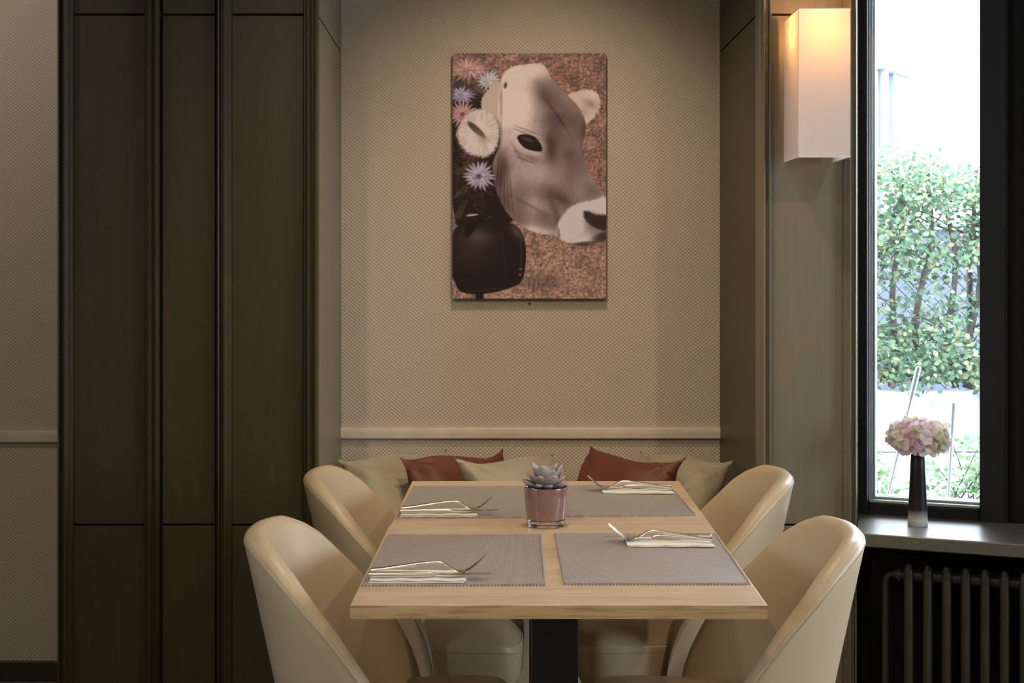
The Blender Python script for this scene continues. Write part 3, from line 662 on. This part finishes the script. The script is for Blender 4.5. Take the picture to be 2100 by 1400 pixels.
def knife_parts(t):
    MB().tube([(-.105, 0, .0045), (-.103, 0, .0045), (-.06, 0, .0045), (0, 0, .0045), (.012, 0, .0045), (.018, 0, .0048)], [(.0040, .0042), (.0062, .0060), (.0064, .0062), (.0060, .0056), (.0048, .0046), (.002, .0018)], 14).build('handle', 'steel', t)
    prof = [(.014, -.002, .003), (.028, -.006, .005), (.045, -.008, .007), (.075, -.008, .0075), (.100, -.005, .0072), (.118, .003, .0058)]
    m = MB(); m.grid([[(x, a, .0052), (x, (a+b)/2, .0060), (x, b, .0062), (x, (a+b)/2, .0050)] for x, a, b in prof], close_u=True, caps=True); m.build('blade', 'steel', t)
nap = napkin_mb().build('napkin', 'napkin_paper', None, ang=30)
fork = empty('fork'); fork_parts(fork); knife = empty('knife'); knife_parts(knife)
sets = [('near left', (-.186, 2.577), 0, 'under the cutlery on the near left placemat', 'near left placemat'),
        ('near right', (.300, 2.888), PI, 'under the cutlery on the near right placemat', 'near right placemat'),
        ('far left', (-.185, 3.222), 0, 'under the cutlery on the far left placemat', 'far left placemat'),
        ('far right', (.288, 3.530), PI, 'under the cutlery on the far right placemat', 'far right placemat')]
for i, (w_, (x, y), rz, l1, l2) in enumerate(sets):
    a = nap if i == 0 else copy_tree(nap); b = fork if i == 0 else copy_tree(fork); c = knife if i == 0 else copy_tree(knife)
    R_ = Matrix.Rotation(rz, 3, 'Z'); Z0 = TZ+.0028
    jit = (0, .03, .01, -.02)[i]
    a.location = (x, y, Z0); a.rotation_euler = (0, 0, rz+jit*.3)
    v = R_ @ Vector((.016, .010, 0)); b.location = (x+v.x, y+v.y, Z0+.0052+.0020); b.rotation_euler = (0, 0, rz+(-.055, -.10, -.04, -.06)[i])
    v = R_ @ Vector((.016, -.018, 0)); c.location = (x+v.x, y+v.y, Z0+.0052); c.rotation_euler = (0, 0, rz+(.02, .0, .02, .02)[i])
    side = 'left' if 'left' in w_ else 'right'
    tag(a, 'folded white paper napkin '+l1, 'napkin', 'folded napkins'); tag(b, 'steel fork with raised tines on the napkin of the '+l2, 'fork', 'forks'); tag(c, 'steel table knife on the napkin of the '+l2, 'knife', 'knives')

# ---------------- potted succulent ----------------
pot = empty('potted_succulent', (.0545, 3.098, TZ)); tag(pot, 'grey-green rosette succulent with pink leaf rims in a mauve glass pot, centre of the table', 'plant')
g = MB(); g.lathe([(.0385, 0), (.0405, .0008), (.0410, .003), (.0418, .014), (.0400, .0145), (.010, .0135), (.0005, .0135)], n=56); g.build('glass_foot', 'clear_glass', pot, ang=60)
g = MB(); g.lathe([(.0005, .0150), (.0395, .0150), (.0418, .0160), (.0428, .022), (.0455, .050), (.0484, .0835), (.0480, .0850), (.0466, .0852), (.0458, .0840), (.0440, .060), (.0430, .050), (.001, .048)], n=64); g.build('glass_pot', 'pot_glaze', pot, ang=50)
MB().lathe([(.0005, .074), (.030, .0745), (.0445, .073), (.0442, .068), (.0005, .068)], n=40).build('soil', 'potting_soil', pot)
m = MB(); rs = random.Random(4); nl = 0
GR, GR2, PK = lin((160, 164, 164)), lin((150, 142, 158)), lin((200, 136, 132))
def succ_leaf(az, el, L, wd, r0, z0, bronze=0):
    nv, nu = 11, 12; rows = []; cols = []
    for i in range(nv):
        v = i/(nv-1); wv = wd*(.42+.58*math.sin(min(1, v/.62)*PI/2)) if v < .62 else wd*max(0.02, (1-((v-.62)/.38)**2.1))
        th = .0042*(1-v)**.5*.9+.0012; ang = el+.55*(v-.2)*.9; q = L*v
        cx = r0+q*math.cos(el+.18*v); cz = z0+q*math.sin(el+.22*v)
        row = []
        for j in range(nu):
            a = 2*PI*j/nu; uu = math.cos(a); tt = math.sin(a)
            cup = .35*abs(uu)**2*wv
            lx = cx-math.sin(el)*(tt*th+cup) ; lz = cz+math.cos(el)*(tt*th+cup); ly = uu*wv
            row.append((lx*math.cos(az)-ly*math.sin(az), lx*math.sin(az)+ly*math.cos(az), lz))
            e = max(0, abs(uu)-.93)/.07*.8; e = max(e, max(0, v-.95)/.05); mixb = tuple(p*(1-.45*(1-v))+s_*.45*(1-v) for p, s_ in zip(GR, lin((130, 150, 105))))
            if bronze and .35 < v < .92 and abs(uu) < .6: mixb = tuple(p*.55+s_*.45 for p, s_ in zip(mixb, lin((120, 95, 45))))
            mm = tuple(p*.75+q_*.25 for p, q_ in zip(mixb, GR2)); cols.append(tuple(p*(1-e)+s_*e for p, s_ in zip(mm, PK)))
        rows.append(row)
    m.grid(rows, close_u=True, caps=True, col=cols)
for ring, (cnt, el, L, wd, r0, z0) in enumerate(((9, .10, .047, .0105, .008, .079), (8, .50, .050, .0145, .006, .080), (7, .85, .052, .0150, .005, .082), (5, 1.08, .048, .0135, .004, .084), (3, 1.32, .036, .010, .002, .088))):
    for kk in range(cnt):
        az = 2*PI*kk/cnt+ring*.43+rs.uniform(-.1, .1); s_ = rs.uniform(.86, 1.1)
        succ_leaf(az, el+rs.uniform(-.1, .1), L*s_, wd*s_, r0, z0+.002, rs.random() < .3)
m.build('succulent_rosette', 'succulent_skin', pot, ang=60)

# ---------------- wall lamp ----------------
LY0, LY1, LX0, LX1, LZ0, LZ1 = 3.64, 3.845, .711, .8435, 1.590, 1.9705
lamp = empty('wall_lamp', ((LX0+LX1)/2, LY1, 1.78)); tag(lamp, 'rectangular white fabric wall lamp glowing warm at the top, mounted on the right pillar', 'lamp'); lo = lamp.location
def LT(p): return Vector(p)-lo
th = .0012
sh = MB(); pts_ = [(LX0, LY1), (LX0, LY0), (LX1, LY0), (LX1, LY1)]
inner = [(LX0+th, LY1), (LX0+th, LY0+th), (LX1-th, LY0+th), (LX1-th, LY1)]
for q in (pts_,):
    sh.grid([[LT((x, y, z)) for x, y in q] for z in [LZ0+(LZ1-LZ0)*i/8 for i in range(9)]])
sh.build('shade', 'shade_cloth', lamp, smooth=False)
tr_ = MB()
for z in (LZ0, LZ1):
    for a, b in zip(pts_, pts_[1:]): tr_.tube([LT((*a, z)), LT((*b, z))], .0014, 6)
tr_.tube([LT((LX0, LY0, LZ0)), LT((LX0, LY0, LZ1))], .0007, 6); tr_.build('shade_trim', 'shade_trim', lamp)
MB().box(LX0+.03-lo.x, LY1-.012-lo.y, 1.70-lo.z, LX1-.03-lo.x, LY1+.015-lo.y, 1.90-lo.z).build('back_plate', 'brass', lamp, bevel=.003)
MB().tube([LT((.777, LY1-.01, 1.82)), LT((.777, 3.75, 1.82)), LT((.777, 3.745, 1.84))], .008, 12).build('lamp_arm', 'brass', lamp)
MB().lathe([(.0125, 0), (.0135, .03), (.010, .034)], LT((.777, 3.745, 1.838)), 20).build('socket', 'brass', lamp)
MB().lathe([(.006, 0), (.012, .012), (.019, .032), (.019, .042), (.013, .056), (.002, .062)], LT((.777, 3.745, 1.872)), 24).build('bulb', 'bulb_glow', lamp)
pl_ = bpy.data.lights.new('lamp_bulb_light', 'POINT'); pl_.energy = 3.0; pl_.color = (1, .43, .09); pl_.shadow_soft_size = .02
o = bpy.data.objects.new('lamp_bulb_light', pl_); COL.objects.link(o); o.parent = lamp; o.location = LT((.777, 3.735, 1.925))

# ---------------- canvas print ----------------
cx0, cx1, cz0, cz1 = P(928, 0, 4.555).x, P(1243, 0, 4.555).x, P(0, 612, 4.555).z, P(0, 109, 4.555).z
art = empty('canvas_print', ((cx0+cx1)/2, YB-.001, (cz0+cz1)/2)); tag(art, 'canvas print of a pale cow with flowers and bell on the niche wall', 'picture')
nx, ny = 290, 464; img = paint_cow(nx, ny)/255
L_ = np.where(img <= .04045, img/12.92, ((img+.055)/1.055)**2.4)*np.array([1.36, 1.60, 2.0])
L_ = L_/np.maximum(1, L_.max(-1, keepdims=True)/.90)
hw, hh = (cx1-cx0)/2, (cz1-cz0)/2
gx, gz = np.meshgrid(np.linspace(-hw, hw, nx), np.linspace(hh, -hh, ny)); co_ = np.stack([gx, np.full_like(gx, -.0235), gz], -1).reshape(-1, 3)
me = bpy.data.meshes.new('printed_front'); idx = np.arange(nx*ny).reshape(ny, nx)
fs = np.stack([idx[:-1, :-1], idx[1:, :-1], idx[1:, 1:], idx[:-1, 1:]], -1).reshape(-1, 4)
me.vertices.add(len(co_)); me.vertices.foreach_set('co', co_.ravel()); me.loops.add(fs.size); me.loops.foreach_set('vertex_index', fs.ravel())
me.polygons.add(len(fs)); me.polygons.foreach_set('loop_start', np.arange(0, fs.size, 4)); me.update(calc_edges=True); me.materials.append(M['canvas_print'])
ca = me.color_attributes.new('Col', 'FLOAT_COLOR', 'POINT'); ca.data.foreach_set('color', np.concatenate([L_.reshape(-1, 3), np.ones((nx*ny, 1))], 1).ravel())
o = bpy.data.objects.new('printed_front', me); COL.objects.link(o); o.parent = art
MB().box(-hw, -.0230, -hh, hw, -.001, hh).build('stretcher_frame', 'canvas_side', art)
hk = MB(); hk.tube([(0, 0, 0), (0, -.006, 0)], .0022, 8); hk.tube([(-.004, -.005, .002), (.004, -.005, .002)], .0008, 6); hk.tube([(-.004, -.005, -.003), (.004, -.005, -.003)], .0008, 6)
o = hk.build('wall_clip', 'black_metal'); o.location = P(1086, 622, 4.578); tag(o, 'tiny dark metal clip on the wall just below the cow picture', 'clip')

# ---------------- vase and hydrangea ----------------
SZ = .6238; vx, vy = 1.0510, 3.766
vase = empty('glass_vase', (vx, vy, SZ)); tag(vase, 'slim tapering dark glass vase with frosted white base on the window sill', 'vase')
MB().lathe([(.0005, 0), (.024, 0), (.0262, .002), (.0250, .03), (.0225, .09), (.0195, .15), (.0180, .188), (.0176, .1885), (.0176, .1870)], n=44, caps=False).build('frosted_body', 'frosted_glass', vase, ang=60)
MB().lathe([(.0005, .026), (.011, .028), (.0175, .038), (.0210, .055), (.0212, .09), (.0186, .15), (.0172, .187), (.0005, .187)], n=44).build('dark_core', 'vase_core', vase, ang=60)
hyd = empty('hydrangea_bloom', (vx, vy, SZ+.189)); tag(hyd, 'pink and cream hydrangea flower head standing in the dark glass vase', 'flower')
MB().tube([(0, 0, .0), (0, 0, .03), (.0, 0, .05)], .004, 8).build('stem', 'leaf_green', hyd) if 'leaf_green' in M else None
m = MB(); rf = random.Random(11)
def petal(c, d, up, L, wd, col, cup):
    d = d.normalized(); s_ = d.cross(up).normalized(); rows = []; cols = []
    for i in range(5):
        v = i/4; ww = wd*math.sin(PI*(.10+.74*v))**.7; row = []
        for j in range(5):
            u = j/2-1; p = c+d*(L*v)+s_*(ww*u)+up*(cup*v*v*L-.10*L*abs(u)**2*v+.12*L*math.sin(v*4+u*2)*.3); row.append(p)
            k_ = .80+.2*v; cols.append(tuple(q*k_ for q in col))
        rows.append(row)
    m.grid(rows, col=cols)
PC = [lin(c) for c in ((246, 222, 234), (248, 232, 240), (238, 206, 224), (246, 242, 222), (238, 232, 200), (250, 240, 242), (226, 228, 188))]
C0 = Vector((.003, 0, .040)); NF = 95
for i in range(NF):
    zz = 1-2*(i+.5)/NF; a = i*2.39996; rr = math.sqrt(1-zz*zz); dn = Vector((rr*math.cos(a), rr*math.sin(a), zz))
    if zz < -.75: continue
    c = C0+Vector((dn.x*.073, dn.y*.066, dn.z*.050 if dn.z > 0 else dn.z*.034))*(rf.uniform(.86, 1.04)); dn = Vector((dn.x, dn.y, dn.z*1.2)).normalized()
    t1 = dn.orthogonal().normalized(); rot = rf.uniform(0, 6.28); base = PC[rf.choice((0, 0, 1, 1, 2, 3, 4, 5, 6) if dn.x < .3 else (0, 1, 3, 3, 4, 6, 5))]
    for q in range(4):
        b_ = rot+q*PI/2+rf.uniform(-.15, .15); d = (t1*math.cos(b_)+dn.cross(t1)*math.sin(b_)); petal(c, d+dn*.15, dn, .0175*rf.uniform(.85, 1.2), .0118*rf.uniform(.85, 1.2), base, rf.uniform(-.1, .9))
m.build('petals', 'petal', hyd, ang=80)
core = MB(); core.lathe([(.001, -.006), (.010, .004), (.034, .018), (.050, .036), (.044, .056), (.024, .070), (.001, .074)], n=20); core.build('flower_core', 'core_green', hyd) if False else None

# ---------------- radiator ----------------
R0 = WT((.155, -.165, 0)); rad = empty('column_radiator', R0, math.atan2(U.y, U.x)); tag(rad, 'old dark enamelled column radiator under the window sill', 'radiator')
for kk in range(15):
    x = .0+kk*.0475; m = MB()
    for y in (-.028, .028): m.tube([(x, y*.5, .522), (x, y, .532) if 0 else (x, y*.92, .524), (x, y, .512), (x, y, .11), (x, y*.9, .095), (x, 0, .085)], [.0100, .0114, .0118, .0118, .0114, .0100], 14)
    m.tube([(x, -.022, .520), (x, .022, .520)], .0125, 12); m.tube([(x, -.022, .098), (x, .022, .098)], .0125, 12)
    m.build('radiator_column', 'radiator_enamel', rad, ang=60)
MB().tube([(-.012, .0, .500), (.69, .0, .500)], .0165, 16).build('upper_header', 'radiator_enamel', rad); MB().tube([(-.012, .0, .115), (.69, .0, .115)], .0165, 16).build('lower_header', 'radiator_enamel', rad)
m = MB(); m.tube([(-.040, 0, .500), (-.012, 0, .500)], .0135, 12); m.tube([(-.030, 0, .500), (-.024, 0, .500)], .019, 6); m.build('valve', 'radiator_enamel', rad)
MB().tube([(-.036, 0, .500), (-.052, 0, .497), (-.060, 0, .486), (-.062, 0, .470), (-.062, 0, .0)], .0085, 12).build('supply_pipe', 'radiator_enamel', rad)
# ---------------- outside ----------------
GZ0 = .40
gp = [WT((-2.4, .17, 0)), WT((9, .17, 0)), WT((9, 14, 0)), WT((-2.4, 14, 0))]
structure('ground_outside', MB().prism([(p.x, p.y) for p in gp], .30, GZ0), 'pale_paving')
structure('wall_garden', MB().box(.3, 6.80, GZ0, 5.2, 7.0, .685), 'weathered_concrete', bevel=.01)
def leaf_quad(m, c, d, n_, L, wd, col):
    d = d.normalized(); s_ = d.cross(n_).normalized(); n2 = s_.cross(d)
    m.add([c, c+d*L*.3+s_*wd*.45, c+d*L*.65+s_*wd*.42, c+d*L-n2*L*.12, c+d*L*.65-s_*wd*.42, c+d*L*.3-s_*wd*.45, c+d*L*.5-n2*L*.04], [(0, 1, 6, 5), (1, 2, 6), (2, 3, 4, 6), (4, 5, 6)], col)
LC = [tuple(v*.60 for v in lin(c)) for c in ((84, 122, 84), (100, 140, 100), (118, 154, 118), (76, 108, 82), (136, 166, 128), (158, 176, 136), (108, 150, 124), (180, 188, 140), (160, 122, 100))]
hedge = empty('beech_hedge', (2.2, 7.15, .685)); tag(hedge, 'leafy green hedge with bare lower trunks above the concrete garden wall', 'hedge')
HO = Vector(hedge.location); m = MB(); rh = random.Random(21)
nh = 0
while nh < 26000:
    x = rh.uniform(.9, 3.5); z = .54+1.38*rh.random(); y = 7.12+max(-.34, min(.30, rh.gauss(0, .18)))
    top = 1.84+.05*math.sin(x*5)+.035*math.sin(x*13+1)
    if z > top+rh.uniform(-.05, .06): continue
    # a thinner band where trunks and the wall behind show through
    band = math.exp(-((z-1.17)/.17)**2); hole = math.sin(x*9+z*3)*math.sin(z*11-x*4)
    if rh.random() < band*(.80+.25*hole)*1.0: continue
    if z < .71 and y > 6.79: continue
    if z < .70-.10*max(0, math.sin(x*3.1+1.0))*max(0, math.sin(x*7.7)): continue
    if hole < -.25 and rh.random() < .72: continue
    c = Vector((x, y, z))-HO; d = Vector((rh.gauss(0, 1), rh.gauss(-.3, .6), rh.gauss(-.35, .6))); n_ = Vector((rh.gauss(0, .6), rh.gauss(-.8, .5), rh.gauss(.6, .5)))
    if d.cross(n_).length < .05: continue
    q = rh.random(); leaf_quad(m, c, d, n_, rh.uniform(.020, .040), rh.uniform(.015, .027), LC[min(8, int(q*8.2))] if z < 1.6 else LC[rh.choice((1, 2, 4, 5, 7, 6))]); nh += 1
m.build('foliage', 'leaf', hedge, ang=180)
for x0, lean in ((1.02, .1), (1.36, -.05), (1.62, .06), (1.885, .05), (2.02, .10), (2.16, -.04), (2.28, .05), (2.55, -.08), (2.8, .05), (3.1, .0), (3.35, .04)):
    pts = [Vector((x0+lean*(t_-.5)+.02*math.sin(t_*9+x0*7), 7.15+.03*math.sin(t_*5+x0), .68+1.1*t_))-HO for t_ in [i/12 for i in range(13)]]
    MB().tube(pts, [.017*(1-.6*i/12)+.003 for i in range(13)], 8).build('trunk', 'bark', hedge)
m = MB()
for kk in range(70):
    a = Vector((rh.uniform(1, 3.4), 7.12+rh.gauss(0, .08), rh.uniform(.8, 1.7)))-HO; d = Vector((rh.choice((-1, 1))*rh.uniform(.15, .4), rh.uniform(-.1, .1), rh.uniform(.0, .25)))
    m.tube([a, a+d*.5+Vector((0, 0, .02*rh.gauss(0, 1))), a+d], [.006, .004, .002], 5)
m.build('twigs', 'bark', hedge)
fence = empty('wire_fence', (2.2, 7.58, .4)); tag(fence, 'diamond mesh wire fence seen through the gaps in the hedge', 'fence'); m = MB()
for kk in range(-16, 56):
    for sg in (-1, 1):
        x0 = -1.2+kk*.07; x1 = x0+sg*1.0; a, b = (x0, .1), (x1, 1.1)
        m.tube([(a[0], .002*sg, a[1]), (b[0], .002*sg, b[1])], .0022, 3)
m.build('wire_mesh', 'wire', fence)
for x in (-1.3, .2, 1.7): MB().tube([(x, .02, 0), (x, .02, 1.15)], .018, 10).build('fence_post', 'wire', fence)
o = MB().box(2.1, 9.6, GZ0, 5.6, 9.9, 1.52).build('garage_building', 'garage_wall'); tag(o, 'low blue-grey building seen through the hedge behind the wire fence', 'building')
MB().box(2.08, 9.55, 1.52, 5.7, 10.0, 1.56).build('roof_edge', 'house_trim', o)
# white house corner, far left behind the pane
hc = Vector((3.2, 12.0, 0)); hd = Vector((-.55, -.835, 0)); hn = Vector((.835, -.55, 0))
def HT(p): return hc+hd*p[0]-hn*p[1]+Vector((0, 0, p[2]))
house = MB().box(0, .0, GZ0, 4.6, 3.5, 2.86, HT).build('white_house', 'house_render'); tag(house, 'pale house corner with flat roof edge and window, rising above the hedge', 'house')
MB().box(-.01, -.10, 2.84, 4.6, 3.5, 2.93, HT).build('roof_edge', 'house_trim', house)
MB().box(.0, -.06, .45, .35, .0, 2.86, HT).build('corner_pilaster', 'house_trim', house); MB().tube([HT((.62, -.07, .45)), HT((.62, -.07, 2.85))], .04, 10).build('drainpipe', 'house_trim', house)
wf = MB().box(1.25, -.05, 1.2, 2.3, .0, 2.62, HT).build('window_frame', 'house_trim', house)
m = MB(); [m.box(1.33, -.07, 1.26+i*.075, 2.22, -.05, 1.31+i*.075, HT) for i in range(17)]; m.build('shutter', 'shutter_blue', wf)
# label stakes and rose shrub in the bed under the window
def stake(px0, py0, px1, py1, Y, label):
    a, b = P(px0, py0, Y), P(px1, py1, Y+.05); t_ = empty('plant_stake', (b.x, b.y, b.z)); tag(t_, label, 'stake', 'white stakes outside the window'); b = a+(b-a)*((a.z-GZ0)/(a.z-b.z)); t_.location = b; v = a-b
    d = v.normalized(); k1 = v-d*.105
    MB().tube([(0, 0, 0), tuple(k1)], .0052, 10).build('rod', 'white_plastic', t_); MB().tube([tuple(k1), tuple(v-d*.003), tuple(v)], [.0092, .0092, .0080], 12).build('cap', 'white_plastic', t_)
stake(1884, 752, 1812, 1052, 4.66, 'white plastic stake outside the window, the taller leaning one behind the hydrangea')
stake(1956, 825, 1943, 1052, 4.66, 'white plastic stake outside the window, the shorter upright one to the right of the hydrangea')
structure('planter_ledge', MB().box(.35, .17, GZ0, -.0, .17, GZ0), 'pale_paving') if False else None
SC = [lin(c) for c in ((112, 146, 102), (128, 160, 114), (96, 132, 96), (146, 172, 124))]
def shrub(px, py, Y, reach, n_br, seed, label, lean):
    r = random.Random(seed); b = P(px, py, Y); b.z = GZ0; t_ = empty('rose_shrub', b); tag(t_, label, 'shrub', 'shrubs under the window'); st = MB(); lf = MB()
    for q in range(n_br):
        a = Vector((0, 0, 0)); d = Vector((lean+r.gauss(0, .30), r.gauss(0, .20), .9)).normalized(); pts = [a]; L = reach*r.uniform(.6, 1.05)
        for i in range(9):
            d = (d+Vector((r.gauss(.02*lean, .07), r.gauss(0, .07), -.055))).normalized(); a = a+d*L/9; pts.append(a)
            if i > 1:
                for w_ in range(3):
                    sd = Vector((r.gauss(0, 1), r.gauss(0, .7), r.gauss(.2, .4))).normalized()
                    for e in range(5):
                        c = a+sd*(.010+.011*e); dd = sd+Vector((r.gauss(0, .6), r.gauss(0, .6), r.gauss(0, .5))); leaf_quad(lf, c, dd, Vector((r.gauss(0, .5), -.7, .8)), r.uniform(.015, .025), r.uniform(.010, .016), SC[r.randrange(4)])
        st.tube(pts, [.0032*(1-i/11)+.0008 for i in range(len(pts))], 5)
    lf.build('foliage', 'leaf', t_, ang=180); st.build('stems', 'bark', t_)
shrub(1935, 1100, 4.85, .50, 5, 3, 'rose shrub with small leaves to the right of the vase, outside the pane', .5)
shrub(1815, 1100, 4.85, .36, 6, 8, 'rose shrub with small leaves left of the vase, outside the pane', .0)
shrub(1996, 1100, 5.15, .36, 5, 14, 'low rose shrub at the lower right corner of the pane', .0)
